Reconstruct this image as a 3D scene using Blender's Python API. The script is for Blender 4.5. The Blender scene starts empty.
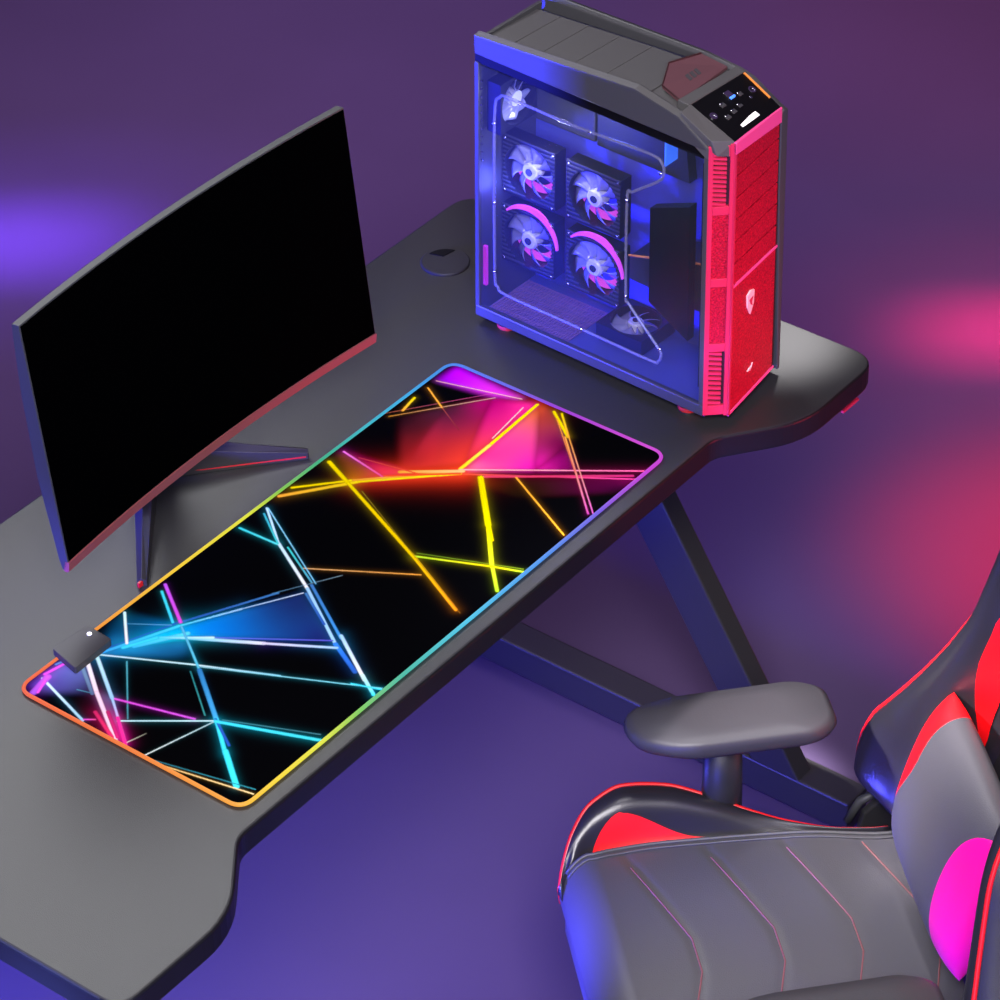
import bpy, bmesh, math, random
import numpy as np
from mathutils import Vector, Matrix
random.seed(4)
scene = bpy.context.scene
COL = scene.collection
PI = math.pi

# ------------------------------------------------------------------ materials
def mat(name, color, rough=.5, metal=0., spec=.5, emit=None, estr=1., coat=0., noise=0., nscale=80., bump=0., bscale=300., trans=0., alpha=1.):
    m = bpy.data.materials.new(name); m.use_nodes = True
    nt = m.node_tree; b = nt.nodes['Principled BSDF']
    b.inputs['Base Color'].default_value = (*color, 1)
    b.inputs['Roughness'].default_value = rough
    b.inputs['Metallic'].default_value = metal
    b.inputs['Specular IOR Level'].default_value = spec
    b.inputs['Coat Weight'].default_value = coat
    b.inputs['Coat Roughness'].default_value = .15
    if trans: b.inputs['Transmission Weight'].default_value = trans
    if emit:
        b.inputs['Emission Color'].default_value = (*emit, 1); b.inputs['Emission Strength'].default_value = estr
    b.inputs['Alpha'].default_value = alpha
    tc = nt.nodes.new('ShaderNodeTexCoord')
    if noise:
        n = nt.nodes.new('ShaderNodeTexNoise'); n.inputs['Scale'].default_value = nscale; n.inputs['Detail'].default_value = 3
        nt.links.new(tc.outputs['Object'], n.inputs['Vector'])
        r = nt.nodes.new('ShaderNodeValToRGB')
        r.color_ramp.elements[0].position = .3; r.color_ramp.elements[1].position = .7
        r.color_ramp.elements[0].color = (*[c*(1-noise) for c in color], 1)
        r.color_ramp.elements[1].color = (*[min(1, c*(1+noise)) for c in color], 1)
        nt.links.new(n.outputs['Fac'], r.inputs['Fac']); nt.links.new(r.outputs['Color'], b.inputs['Base Color'])
    if bump:
        n2 = nt.nodes.new('ShaderNodeTexNoise'); n2.inputs['Scale'].default_value = bscale; n2.inputs['Detail'].default_value = 2
        nt.links.new(tc.outputs['Object'], n2.inputs['Vector'])
        bp = nt.nodes.new('ShaderNodeBump'); bp.inputs['Strength'].default_value = bump; bp.inputs['Distance'].default_value = .002
        nt.links.new(n2.outputs['Fac'], bp.inputs['Height']); nt.links.new(bp.outputs['Normal'], b.inputs['Normal'])
    return m

# ------------------------------------------------------------------ mesh helpers
def new(name, verts, faces, m, parent=None, smooth=False, bevel=0., seg=2, subd=0, angle=.6):
    me = bpy.data.meshes.new(name)
    me.from_pydata([tuple(map(float, v)) for v in verts], [], faces)
    bm = bmesh.new(); bm.from_mesh(me)
    bmesh.ops.remove_doubles(bm, verts=bm.verts, dist=1e-6)
    bmesh.ops.recalc_face_normals(bm, faces=bm.faces)
    bm.to_mesh(me); bm.free()
    if smooth:
        for p in me.polygons: p.use_smooth = True
    me.materials.append(m)
    o = bpy.data.objects.new(name, me); COL.objects.link(o)
    if parent: o.parent = parent
    if bevel:
        d = o.modifiers.new('bevel', 'BEVEL'); d.width = bevel; d.segments = seg; d.limit_method = 'ANGLE'; d.angle_limit = angle
    if subd:
        d = o.modifiers.new('sub', 'SUBSURF'); d.levels = subd; d.render_levels = subd
    return o
class MB:
    def __init__(s): s.v = []; s.f = []
    def add(s, v, f):
        k = len(s.v); s.v += [tuple(q) for q in v]; s.f += [tuple(i+k for i in q) for q in f]; return s
    def hexa(s, b, t):                       # 4 bottom + 4 top points
        return s.add(list(b)+list(t), [(3,2,1,0),(4,5,6,7),(0,1,5,4),(1,2,6,5),(2,3,7,6),(3,0,4,7)])
    def box(s, x0, x1, y0, y1, z0, z1):
        return s.hexa([(x0,y0,z0),(x1,y0,z0),(x1,y1,z0),(x0,y1,z0)], [(x0,y0,z1),(x1,y0,z1),(x1,y1,z1),(x0,y1,z1)])
    def prism(s, pts, d):                    # polygon (3D pts) swept by vector d
        n = len(pts); d = Vector(d)
        a = [Vector(p) for p in pts]; b = [p+d for p in a]
        return s.add(a+b, [tuple(range(n))[::-1], tuple(range(n, 2*n))] + [(i, (i+1) % n, n+(i+1) % n, n+i) for i in range(n)])
    def loft(s, rings, cap=True, closed=True):
        n = len(rings[0]); v = [p for r in rings for p in r]; f = []
        for k in range(len(rings)-1):
            for i in range(n if closed else n-1):
                j = (i+1) % n; f.append((k*n+i, k*n+j, (k+1)*n+j, (k+1)*n+i))
        if cap and closed:
            f.append(tuple(range(n))[::-1]); f.append(tuple((len(rings)-1)*n+i for i in range(n)))
        return s.add(v, f)
    def tube(s, path, r, n=8, closed=False):
        P = [Vector(p) for p in path]; rings = []; up = None
        for i, p in enumerate(P):
            if closed: t = P[(i+1) % len(P)]-P[i-1]
            else: t = P[min(i+1, len(P)-1)]-P[max(i-1, 0)]
            t.normalize()
            if up is None:
                up = Vector((0,0,1)) if abs(t.z) < .9 else Vector((1,0,0))
            up = (up-t*up.dot(t)).normalized(); w = t.cross(up)
            rr = r[i] if isinstance(r, (list, tuple)) else r
            rings.append([p+up*rr*math.cos(2*PI*k/n)+w*rr*math.sin(2*PI*k/n) for k in range(n)])
        if closed: rings.append(rings[0]); return s.loft(rings, cap=False)
        return s.loft(rings)
    def disc(s, c, axis, r, h, n=24, r2=None):   # cylinder/cone from c along axis
        c = Vector(c); a = Vector(axis).normalized(); u = a.orthogonal().normalized(); w = a.cross(u)
        R = [[c+a*hh+u*rr*math.cos(2*PI*k/n)+w*rr*math.sin(2*PI*k/n) for k in range(n)] for hh, rr in ((0, r), (h, r if r2 is None else r2))]
        return s.loft(R)
    def lathe(s, c, axis, prof, n=28):
        c = Vector(c); a = Vector(axis).normalized(); u = a.orthogonal().normalized(); w = a.cross(u)
        return s.loft([[c+a*hh+u*rr*math.cos(2*PI*k/n)+w*rr*math.sin(2*PI*k/n) for k in range(n)] for rr, hh in prof])
    def grid(s, P):                           # P[i][j] points
        n, m = len(P), len(P[0])
        return s.add([q for r in P for q in r], [(i*m+j, i*m+j+1, (i+1)*m+j+1, (i+1)*m+j) for i in range(n-1) for j in range(m-1)])
    def build(s, name, m, parent=None, **k): return new(name, s.v, s.f, m, parent, **k)
def tag(o, label=None, cat=None, group=None, kind=None):
    if label: o['label'] = label
    if cat: o['category'] = cat
    if group: o['group'] = group
    if kind: o['kind'] = kind
    return o
def empty(name, loc, rz=0., label=None, cat=None):
    o = bpy.data.objects.new(name, None); o.empty_display_size = .05; COL.objects.link(o)
    o.location = loc; o.rotation_euler = (0, 0, rz)
    return tag(o, label, cat)
def lerp(a, b, t): return a+(b-a)*t
def sst(a, b, x):
    t = min(1, max(0, (x-a)/(b-a))); return t*t*(3-2*t)
def interp(x, xs, ys):
    return float(np.interp(x, xs, ys))
def smooth_curve(pts, n=8, closed=False):
    P = [Vector(p) for p in pts]; N = len(P); out = []
    for i in range(N if closed else N-1):
        g = (lambda k: P[k % N]) if closed else (lambda k: P[max(0, min(N-1, k))])
        p0, p1, p2, p3 = g(i-1), g(i), g(i+1), g(i+2)
        for k in range(n):
            t = k/n
            out.append(.5*((2*p1)+(p2-p0)*t+(2*p0-5*p1+4*p2-p3)*t*t+(3*p1-p0-3*p2+p3)*t**3))
    if not closed: out.append(P[-1])
    return out
def round_poly(pts, radii, n=6):              # 2D polygon with rounded corners
    out = []; N = len(pts)
    for i in range(N):
        p = Vector(pts[i]); a = Vector(pts[i-1]); b = Vector(pts[(i+1) % N]); r = radii[i] if isinstance(radii, (list, tuple)) else radii
        if r <= 0: out.append((p.x, p.y)); continue
        da = (a-p); db = (b-p); r = min(r, da.length*.49, db.length*.49)
        q0 = p+da.normalized()*r; q1 = p+db.normalized()*r
        for k in range(n+1):
            t = k/n; q = q0*(1-t)**2+p*2*t*(1-t)+q1*t*t; out.append((q.x, q.y))
    return out
LINES=[([0.758,0.3226],[0.791,0.2105],(1,0.5,0.3),(1,0.7,0.4),1.2,4,0.3),
([0.662,0.3231],[0.7734,0.2395],(1,0.42,0.03),(1,0.6,0.4),1.0,3,0.2),
([0.6625,0.3326],[0.7785,0.248],(0.8,0.2,0.05),(1,0.1,0.35),0.8,0,0.0),
([0.7396,0.3217],[0.7168,0.2809],(1,0.42,0.03),(1,0.42,0.03),2,4,0.3),
([0.7168,0.2809],[0.6917,0.2342],(0.6,0.1,0.05),(0.15,0.02,0.02),1,0,0.0),
([0.7128,0.3222],[0.6827,0.3171],(1,0.78,0.0),(1,0.42,0.03),3.2,4,0.3),
([0.7929,0.1874],[0.689,0.1833],(1,0.78,0.0),(1,0.78,0.0),4,22,0.6),
([0.689,0.1833],[0.6285,0.1824],(1,0.8,0.1),(1,0.78,0.0),4.5,26,0.75),
([0.7776,0.1981],[0.7027,0.1894],(1,0.8,0.6),(1,0.8,0.6),1.2,0,0.0),
([0.6276,0.1817],[0.7613,-0.0051],(1,0.5,0.5),(1,0.1,0.35),2.2,10,0.25),
([0.6177,0.1805],[0.7397,-0.0037],(1,0.08,0.02),(0.8,0.05,0.3),2.2,7,0.3),
([0.6336,0.1492],[0.7432,0.0031],(0.8,0.05,0.1),(0.5,0.02,0.15),4,0,0.0),
([0.4541,0.327],[0.5349,0.2669],(1,0.42,0.03),(1,0.78,0.0),5,8,0.4),
([0.5349,0.2669],[0.621,0.1768],(1,0.78,0.0),(1,0.78,0.0),4,16,0.6),
([0.4762,0.3256],[0.533,0.2743],(1,0.78,0.0),(1,0.78,0.0),3.5,7,0.35),
([0.533,0.2743],[0.6221,0.1821],(1,0.4,0.03),(1,0.42,0.03),3.5,14,0.6),
([0.5799,0.2388],[0.6273,0.1771],(1,0.42,0.03),(1,0.6,0.2),5,20,0.8),
([0.5727,0.298],[0.5903,0.2186],(0.5,0.03,0.05),(1,0.08,0.02),2,14,0.4),
([0.5601,0.2519],[0.621,0.1768],(1,0.08,0.02),(1,0.08,0.02),3,22,0.6),
([0.7934,0.1612],[0.7609,0.115],(1,0.78,0.0),(1,0.78,0.0),3.5,5,0.4),
([0.7959,0.1508],[0.7613,0.1145],(1,0.78,0.0),(1,0.42,0.03),2.5,4,0.3),
([0.7588,0.1179],[0.6493,0.0015],(1,0.4,0.05),(0.45,0.05,0.3),2,4,0.3),
([0.7615,0.1142],[0.6529,-0.0035],(1,0.42,0.03),(0.5,0.08,0.4),1.4,0,0.0),
([0.7835,0.1494],[0.7078,0.0647],(1,0.35,0.03),(0.7,0.1,0.1),1.4,0,0.0),
([0.6298,0.1515],[0.5599,0.0856],(1,0.78,0.0),(1,0.95,0.0),6.5,6,0.5),
([0.5599,0.0856],[0.5002,0.034],(1,0.9,0),(0.75,0.9,0.02),5,6,0.4),
([0.5024,0.0356],[0.4662,-0.0002],(0.7,0.85,0.02),(0.35,0.6,0.02),4,5,0.3),
([0.6292,0.1523],[0.5391,0.0631],(1,0.78,0.0),(1,0.78,0.0),3,0,0.0),
([0.6558,0.1162],[0.5987,0.0006],(1,0.42,0.03),(1,0.42,0.03),2,4,0.3),
([0.4589,0.1218],[0.4994,0.0325],(0.45,0.85,0.03),(1,0.78,0.0),2.6,6,0.3),
([0.4994,0.0325],[0.5131,-0.0032],(1,0.78,0.0),(0.45,0.85,0.03),2.6,5,0.3),
([0.4661,0.1211],[0.5173,0.0],(0.15,0.3,0.02),(0.25,0.4,0.02),1.2,0,0.0),
([0.5439,0.3225],[0.5245,0.2762],(1,0.78,0.0),(1,0.78,0.0),5,7,0.5),
([0.5245,0.2762],[0.4568,0.1162],(1,0.78,0.0),(1,0.65,0.0),4,6,0.4),
([0.4568,0.1162],[0.4097,0.0174],(1,0.6,0),(1,0.3,0.01),4,6,0.4),
([0.5215,0.2515],[0.4077,0.0096],(0.35,0.25,0.02),(0.25,0.1,0.01),1,0,0.0),
([0.363,0.212],[0.4366,0.0914],(0.9,0.5,0.2),(1,0.4,0.05),1.5,4,0.25),
([0.5712,0.3216],[0.5596,0.2506],(1,0.2,0.6),(1,0.1,0.25),2.6,7,0.5),
([0.3771,0.3245],[0.3801,0.2669],(0.05,0.75,0.65),(0.1,0.85,0.8),3,5,0.4),
([0.4266,0.3237],[0.3825,0.2672],(0.6,0.95,1),(0.6,0.95,1),2.6,6,0.35),
([0.3825,0.2672],[0.3367,0.1833],(0.6,0.95,1),(0.95,0.97,1),3.6,6,0.5),
([0.3367,0.1833],[0.2777,0.0912],(0.35,0.65,1),(0.35,0.65,1),3.6,7,0.5),
([0.2777,0.0912],[0.2525,0.041],(0.03,0.22,1),(0.02,0.1,0.5),5,8,0.4),
([0.4161,0.3192],[0.3813,0.2671],(0.05,0.5,0.5),(0.05,0.75,0.65),2.2,4,0.3),
([0.4276,0.3223],[0.3495,0.1811],(0.3,0.8,0.85),(0.2,0.6,0.9),1.4,3,0.2),
([0.3829,0.253],[0.3485,0.1868],(0.05,0.75,0.65),(0.1,0.4,0.6),2,0,0.0),
([0.3445,0.1834],[0.2894,0.0925],(0.05,0.2,0.55),(0.05,0.3,0.8),3.2,0,0.0),
([0.2933,0.0957],[0.2477,0.0226],(0.35,0.65,1),(0.95,0.97,1),4,8,0.5),
([0.3284,0.1785],[0.2974,0.1246],(0.05,0.2,0.5),(0.02,0.1,0.5),3,0,0.0),
([0.2532,0.0306],[0.2342,-0.0015],(0.6,0.95,1),(0.05,0.75,1),4,6,0.5),
([0.1953,0.2586],[0.2615,0.221],(0.05,0.75,1),(0.35,0.65,1),2.4,12,0.5),
([0.2615,0.221],[0.3273,0.1819],(0.35,0.65,1),(0.7,0.8,1),1.4,4,0.3),
([0.1999,0.2628],[0.3096,0.2059],(0.02,0.1,0.5),(0.05,0.2,0.5),3,0,0.0),
([0.3049,0.2105],[0.3804,0.1658],(0.1,0.3,0.5),(0.3,0.45,0.5),1,0,0.0),
([0.1808,0.2413],[0.2292,0.1586],(0.05,0.75,1),(0.8,0.8,1),5,10,0.5),
([0.2292,0.1586],[0.2732,0.0854],(0.75,0.7,1),(0.35,0.65,1),3.6,8,0.5),
([0.1838,0.2397],[0.2804,0.0977],(0.1,0.2,0.9),(0.1,0.1,0.7),2,0,0.0),
([0.0997,0.3002],[0.1533,0.1965],(0.6,0.95,1),(0.6,0.95,1),2.2,6,0.35),
([0.1533,0.1965],[0.1965,0.1062],(0.7,0.95,1),(0.2,0.6,0.8),1.8,4,0.3),
([0.1536,0.1906],[0.2486,-0.0021],(0.3,0.7,0.8),(0.2,0.75,0.9),1.4,4,0.3),
([0.2341,0.0315],[0.2467,-0.0036],(0.05,0.75,1),(0.05,0.75,1),2,4,0.3),
([0.1008,0.3012],[0.1944,0.2591],(0.05,0.4,1),(0.05,0.75,1),4,16,0.7),
([0.1072,0.3027],[0.1994,0.2636],(0.02,0.1,0.5),(0.02,0.1,0.5),2,0,0.0),
([0.136,0.2765],[0.1899,0.242],(0.05,0.6,1),(0.1,0.8,1),6,14,0.7),
([0.1628,0.2658],[0.2016,0.2132],(0.05,0.75,1),(0.6,0.95,1),4,9,0.6),
([0.1264,0.2852],[0.1628,0.2658],(0.05,0.75,1),(0.05,0.75,1),5,12,0.6),
([0.23,0.3184],[0.1949,0.2696],(0.05,0.75,0.65),(0.05,0.75,1),3,4,0.3),
([0.2422,0.324],[0.2004,0.2622],(0.6,0.1,0.75),(0.8,0.08,0.75),3.6,4,0.3),
([0.1747,0.3274],[0.1345,0.287],(0.6,0.95,1),(0.95,0.97,1),3,6,0.4),
([0.1103,0.2648],[0.0364,0.1958],(0.1,0.5,0.6),(0.05,0.25,0.3),1.4,3,0.2),
([0.1614,0.3107],[0.1901,0.2675],(0.05,0.25,0.5),(0.1,0.4,0.7),1.4,4,0.2),
([0.1952,0.2563],[0.1489,0.1874],(0.1,0.5,0.8),(0.1,0.6,0.8),2.6,5,0.4),
([0.1489,0.1874],[0.096,0.1152],(0.03,0.22,0.55),(0.06,0.4,0.8),5,4,0.2),
([0.096,0.1152],[0.0574,0.0677],(0.05,0.75,1),(0.05,0.75,1),4.5,6,0.5),
([0.061,0.0708],[0.0239,0.0219],(0.05,0.8,1),(0.05,0.85,1),6,5,0.4),
([0.1409,0.194],[0.0931,0.1296],(0.02,0.2,0.22),(0.04,0.3,0.3),1.5,0,0.0),
([0.0956,0.1157],[0.0705,0.0737],(0.02,0.1,0.5),(0.02,0.1,0.5),3,0,0.0),
([0.0271,0.2027],[0.093,0.1135],(0.6,0.95,1),(0.6,0.95,1),1.8,5,0.35),
([0.0923,0.1132],[0.1381,-0.003],(0.05,0.75,1),(0.05,0.65,0.75),4.2,7,0.5),
([0.0989,0.1084],[0.1457,0.0034],(0.05,0.25,0.3),(0.05,0.2,0.25),1.4,0,0.0),
([-0.0003,0.1394],[0.0901,0.1143],(0.9,1,0.95),(0.5,0.8,0.85),1.3,3,0.25),
([0.0016,0.1708],[0.0303,0.1622],(0.9,0.9,0.7),(0.2,0.2,0.15),1.2,0,0.0),
([0.0534,0.2313],[0.0814,0.1348],(0.8,0.08,0.75),(0.7,0.1,0.8),2.6,5,0.4),
([0.0892,0.3102],[0.0494,0.2557],(0.95,0.97,1),(1,0.75,0.9),4.5,8,0.5),
([0.0494,0.2557],[0.0023,0.1833],(1,0.7,0.85),(1,0.6,0.75),4.5,10,0.5),
([0.1015,0.3062],[0.0526,0.2348],(0.6,0.95,1),(0.35,0.65,1),4,7,0.4),
([0.0526,0.2348],[0.0035,0.1682],(0.35,0.65,1),(1,0.03,0.55),2.6,7,0.4),
([0.0313,0.2066],[0.0029,0.169],(1,0.03,0.35),(1,0.03,0.3),3.5,7,0.5),
([0.0233,0.2337],[0.0029,0.1889],(0.6,0.02,0.12),(0.9,0.03,0.15),4,12,0.6),
([0.0319,0.2221],[0.0066,0.1839],(0.5,0.02,0.15),(0.7,0.02,0.2),4,6,0.4),
([0.0752,0.3038],[0.0447,0.2579],(0.2,0.35,0.5),(0.1,0.15,0.3),4,4,0.2),
([0.0305,0.3225],[0.0042,0.2352],(0.7,0.85,1),(0.3,0.6,0.8),3,5,0.35),
([0.0065,0.3137],[0.0358,0.3196],(0.35,0.08,0.7),(0.6,0.1,0.75),8,10,0.5),
([0.0375,0.3256],[0.0702,0.319],(0.8,0.08,0.75),(0.8,0.08,0.75),3.5,8,0.5),
([0.0093,0.3098],[0.0285,0.317],(0.8,0.08,0.75),(0.8,0.08,0.75),3,0,0.0),
([0.0058,0.2355],[0.0138,0.2248],(0.8,0.08,0.75),(1,0.1,0.35),1.8,4,0.3),
([-0.0004,0.1183],[0.0259,-0.0008],(0.8,0.5,0.15),(1,0.75,0.35),1.6,3,0.25),
([0.0011,0.1281],[0.0328,0.0023],(0.02,0.15,0.2),(0.03,0.25,0.3),1.4,0,0.0),
([0.0396,0.2771],[0.0448,0.2601],(0.1,0.4,0.5),(0.05,0.2,0.3),1.2,0,0.0),
([0.0579,0.3273],[0.0919,0.315],(0.1,0.2,0.5),(0.3,0.5,0.8),3,18,0.4)]
POLYS=[([[0.759,0.3234],[0.7982,0.3201],[0.7927,0.2051],[0.7737,0.2443]],[(0.35,0.0,0.5),(0.55,0.0,0.65),(0.9,0.05,0.5),(0.7,0.02,0.5)]),
([[0.7713,0.2424],[0.7938,0.1881],[0.6406,0.1853]],[(0.45,0.0,0.12),(1,0.015,0.24),(0.75,0.03,0.05)]),
([[0.7189,0.278],[0.7713,0.2424],[0.6406,0.1853],[0.5844,0.2424]],[(0.06,0.01,0.02),(0.4,0.0,0.1),(0.7,0.03,0.02),(0.2,0.01,0.01)]),
([[0.669,0.3106],[0.7189,0.278],[0.6112,0.2107],[0.5853,0.2431]],[(0.02,0.004,0.006),(0.05,0.01,0.02),(0.35,0.01,0.01),(0.25,0.01,0.01)]),
([[0.7929,0.1853],[0.6733,0.18],[0.6303,0.175],[0.6804,0.1068]],[(0.8,0.15,0.02),(1,0.015,0.26),(1,0.15,0.35),(0.85,0.01,0.4)]),
([[0.7929,0.1853],[0.794,0.1604],[0.7491,0.1063],[0.6804,0.1068]],[(0.7,0.1,0.02),(0.25,0.02,0.02),(0.15,0.0,0.05),(0.8,0.01,0.35)]),
([[0.7491,0.1063],[0.7095,0.0673],[0.6804,0.1068]],[(0.1,0.0,0.04),(0.15,0.0,0.08),(0.7,0.01,0.3)]),
([[0.6124,0.1676],[0.7367,-0.0016],[0.7113,-0.0073],[0.6252,0.0908]],[(0.08,0.01,0.0),(0.12,0.0,0.05),(0.01,0.0,0.01),(0.01,0.005,0.0)]),
([[0.5584,0.3223],[0.5702,0.323],[0.5596,0.2506],[0.5309,0.2771]],[(0.12,0.04,0.0),(0.2,0.03,0.01),(0.5,0.05,0.03),(0.2,0.1,0.0)]),
([[0.5714,0.3195],[0.5747,0.2952],[0.5903,0.2186],[0.5596,0.2506]],[(0.35,0.0,0.08),(0.3,0.0,0.04),(0.7,0.03,0.02),(0.9,0.02,0.06)]),
([[0.1933,0.2569],[0.3265,0.1812],[0.3254,0.1738],[0.2806,0.0958],[0.1838,0.2397]],[(0.0,0.2,0.8),(0.01,0.025,0.15),(0.008,0.02,0.1),(0.01,0.012,0.13),(0.0,0.25,0.9)]),
([[0.1008,0.3012],[0.1936,0.2584],[0.1845,0.2363],[0.1283,0.2826]],[(0.1,0.4,0.95),(0.0,0.4,0.95),(0.0,0.6,1),(0.0,0.35,0.8)]),
([[0.1006,0.3032],[0.1291,0.2833],[0.1784,0.2361],[0.1596,0.2064]],[(0.02,0.25,0.6),(0.01,0.15,0.4),(0.01,0.15,0.4),(0.0,0.01,0.02)]),
([[0.1478,0.3248],[0.1747,0.3274],[0.1955,0.2601],[0.1148,0.301]],[(0.0,0.03,0.08),(0.0,0.04,0.08),(0.0,0.1,0.3),(0.01,0.12,0.35)]),
([[0.0116,0.3274],[0.0693,0.3203],[0.0771,0.3012],[0.0465,0.2595],[0.0122,0.3059]],[(0.1,0.03,0.4),(0.1,0.1,0.4),(0.15,0.2,0.5),(0.01,0.02,0.06),(0.05,0.04,0.2)]),
([[0.0494,0.2557],[0.0526,0.2348],[0.0035,0.1682],[0.0011,0.1873]],[(0.2,0.1,0.25),(0.1,0.05,0.15),(0.6,0.01,0.2),(0.5,0.01,0.15)])]
# ------------------------------------------------------------------ materials used
M = dict(
 floor=mat('floor_paint', (.088,.056,.140), .6, spec=.25, noise=.04, nscale=3),
 desk=mat('desk_top', (.022,.022,.023), .42, spec=.42, bump=.12, bscale=900),
 desk_edge=mat('desk_edge', (.006,.006,.007), .4, spec=.3),
 steel=mat('painted_steel', (.028,.026,.028), .38, bump=.05),
 plastic=mat('black_plastic', (.018,.018,.02), .4, bump=.05),
 grey_plastic=mat('grey_plastic', (.075,.073,.075), .5, bump=.05),
 screen=mat('screen_glass', (.0004,.0004,.0005), .35, spec=.0),
 bezel=mat('bezel', (.035,.037,.04), .5),
 chin=mat('chin', (.32,.08,.09), .35, metal=.2),  # red light on the lower bezel put into the base colour
 stand=mat('stand_metal', (.03,.028,.03), .3, metal=.2),
 stand_red=mat('stand_red', (.5,.01,.02), .3),  # red light along the stand legs, painted as red pieces
 leather=mat('dark_leather', (.060,.058,.066), .42, spec=.5, bump=.12, bscale=700),
 leather_black=mat('black_leather', (.017,.016,.021), .30, spec=.55, bump=.08, bscale=700),
 leather_red=mat('red_leather', (.85,.004,.008), .38, bump=.08, bscale=700),
 leather_red_lit=mat('red_leather_lit', (.95,.004,.24), .35, bump=.08, bscale=700),  # red end panel with the magenta light put into its colour
 piping=mat('red_piping', (.75,.01,.015), .35),
 stitch=mat('stitching', (.17,.055,.06), .6),
 seam_grey=mat('seam_grey', (.06,.06,.066), .45),
 arm=mat('armrest_foam', (.042,.040,.045), .45, bump=.06),
 case=mat('case_steel', (.05,.05,.056), .42, bump=.04),
 case_top=mat('case_top', (.075,.073,.075), .55, bump=.05),
 case_black=mat('case_black', (.003,.003,.004), .45, spec=.15),
 red_mesh=mat('red_mesh', (.42,.003,.022), .5, spec=.3, noise=.5, nscale=420, bump=.5, bscale=500),
 red_frame=mat('red_frame', (.60,.020,.075), .4),
 trim_highlight=mat('trim_highlight', (1,.08,.32), .35),  # pink edge highlights of the red front, put into the colour
 dark_gap=mat('dark_gap', (.03,.002,.005), .6),
 hexm=mat('hex_insert', (.11,.045,.055), .4),
 orange=mat('orange_trim', (.8,.25,.03), .4),
 white=mat('white_button', (.85,.85,.88), .3, emit=(1,1,1), estr=.6),
 chrome=mat('chrome', (.75,.75,.8), .15, metal=1),
 tray=mat('tray_blue_lit', (.08,.09,.42), .5),  # blue light inside the case put into the tray colour
 inner_dark=mat('inner_dark', (.022,.025,.018), .5),
 blade=mat('fan_blade', (.30,.30,.52), .18, spec=.8, coat=.5),
 hub=mat('fan_hub', (.75,.75,.85), .3),
 fan_frame=mat('fan_frame', (.008,.008,.012), .4),
 ring=mat('pink_led', (.9,.1,.7), .4, emit=(.8,.09,.75), estr=.75),
 led_blue=mat('blue_led', (.1,.3,1), .4, emit=(.05,.22,1.), estr=.9),
 led_magenta=mat('magenta_led', (.8,.05,.5), .4, emit=(.5,.02,.45), estr=.6),
 ridge=mat('pane_ridge', (.2,.2,.32), .25, alpha=.4),
 red_rubber=mat('red_rubber', (.45,.02,.02), .5),
 controller=mat('controller', (.035,.034,.034), .5),
 logo=mat('emblem', (.9,.62,.66), .35),
)
def pane_mat():
    m = bpy.data.materials.new('tinted_acrylic'); m.use_nodes = True; nt = m.node_tree; nt.nodes.clear()
    out = nt.nodes.new('ShaderNodeOutputMaterial'); mx = nt.nodes.new('ShaderNodeMixShader'); mx2 = nt.nodes.new('ShaderNodeMixShader')
    t = nt.nodes.new('ShaderNodeBsdfTransparent'); t.inputs[0].default_value = (.80,.80,.88,1)
    g = nt.nodes.new('ShaderNodeBsdfGlossy'); g.inputs[0].default_value = (.8,.8,.9,1); g.inputs['Roughness'].default_value = .12
    d = nt.nodes.new('ShaderNodeBsdfDiffuse'); d.inputs[0].default_value = (.16,.18,.26,1)
    mx2.inputs[0].default_value = .22; nt.links.new(d.outputs[0], mx2.inputs[1]); nt.links.new(g.outputs[0], mx2.inputs[2])
    mx.inputs[0].default_value = .055; nt.links.new(t.outputs[0], mx.inputs[1]); nt.links.new(mx2.outputs[0], mx.inputs[2])
    nt.links.new(mx.outputs[0], out.inputs[0]); return m
M['pane'] = pane_mat()
def attr_mat(name, rough, emit, spec=.1):
    m = bpy.data.materials.new(name); m.use_nodes = True; nt = m.node_tree; b = nt.nodes['Principled BSDF']
    a = nt.nodes.new('ShaderNodeAttribute'); a.attribute_name = 'print'
    b.inputs['Roughness'].default_value = rough; b.inputs['Specular IOR Level'].default_value = spec
    nt.links.new(a.outputs['Color'], b.inputs['Base Color'])
    if emit:
        nt.links.new(a.outputs['Color'], b.inputs['Emission Color']); b.inputs['Emission Strength'].default_value = emit
        nt.links.remove(b.inputs['Base Color'].links[0]); b.inputs['Base Color'].default_value = (.02,.02,.02,1)
    return m
M['print'] = attr_mat('printed_cloth', 1., 0, 0.); M['rim'] = attr_mat('rim_led', .4, 1.)

# ------------------------------------------------------------------ setting
H = .75
tag(MB().box(-6, 8, -6, 9, -.05, 0).build('floor', M['floor']), kind='structure')
wm = mat('wall_paint', (.10,.07,.15), .7)
for n_, q_ in (('wall_back',(-6,8,9,9.1)),('wall_front',(-6,8,-6.1,-6)),('wall_left',(-6.1,-6,-6,9)),('wall_right',(8,8.1,-6,9))):
    tag(MB().box(*q_, 0, 5).build(n_, wm), kind='structure')

# ------------------------------------------------------------------ desk
desk = empty('gaming_desk', (.4,.25,0), 0, 'black gaming desk with a recessed front edge and slanted steel legs', 'desk')
DX, DY = -.4, -.25
outl = [(-.303,-.104),(-.128,-.104),(-.034,-.031),(.870,-.031),(.968,-.104),(1.138,-.104),(1.138,.5706),(-.303,.5706)]
pts = round_poly(outl, [.03,.045,.014,.014,.045,.04,.04,.04])
top = MB().prism([(x+DX, y+DY, H-.034) for x, y in pts], (0,0,.034)).build('tabletop', M['desk'], desk, bevel=.004, seg=3)
top.data.materials.append(M['desk_edge'])
for p in top.data.polygons:
    if abs(p.normal.z) < .5: p.material_index = 1
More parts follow.
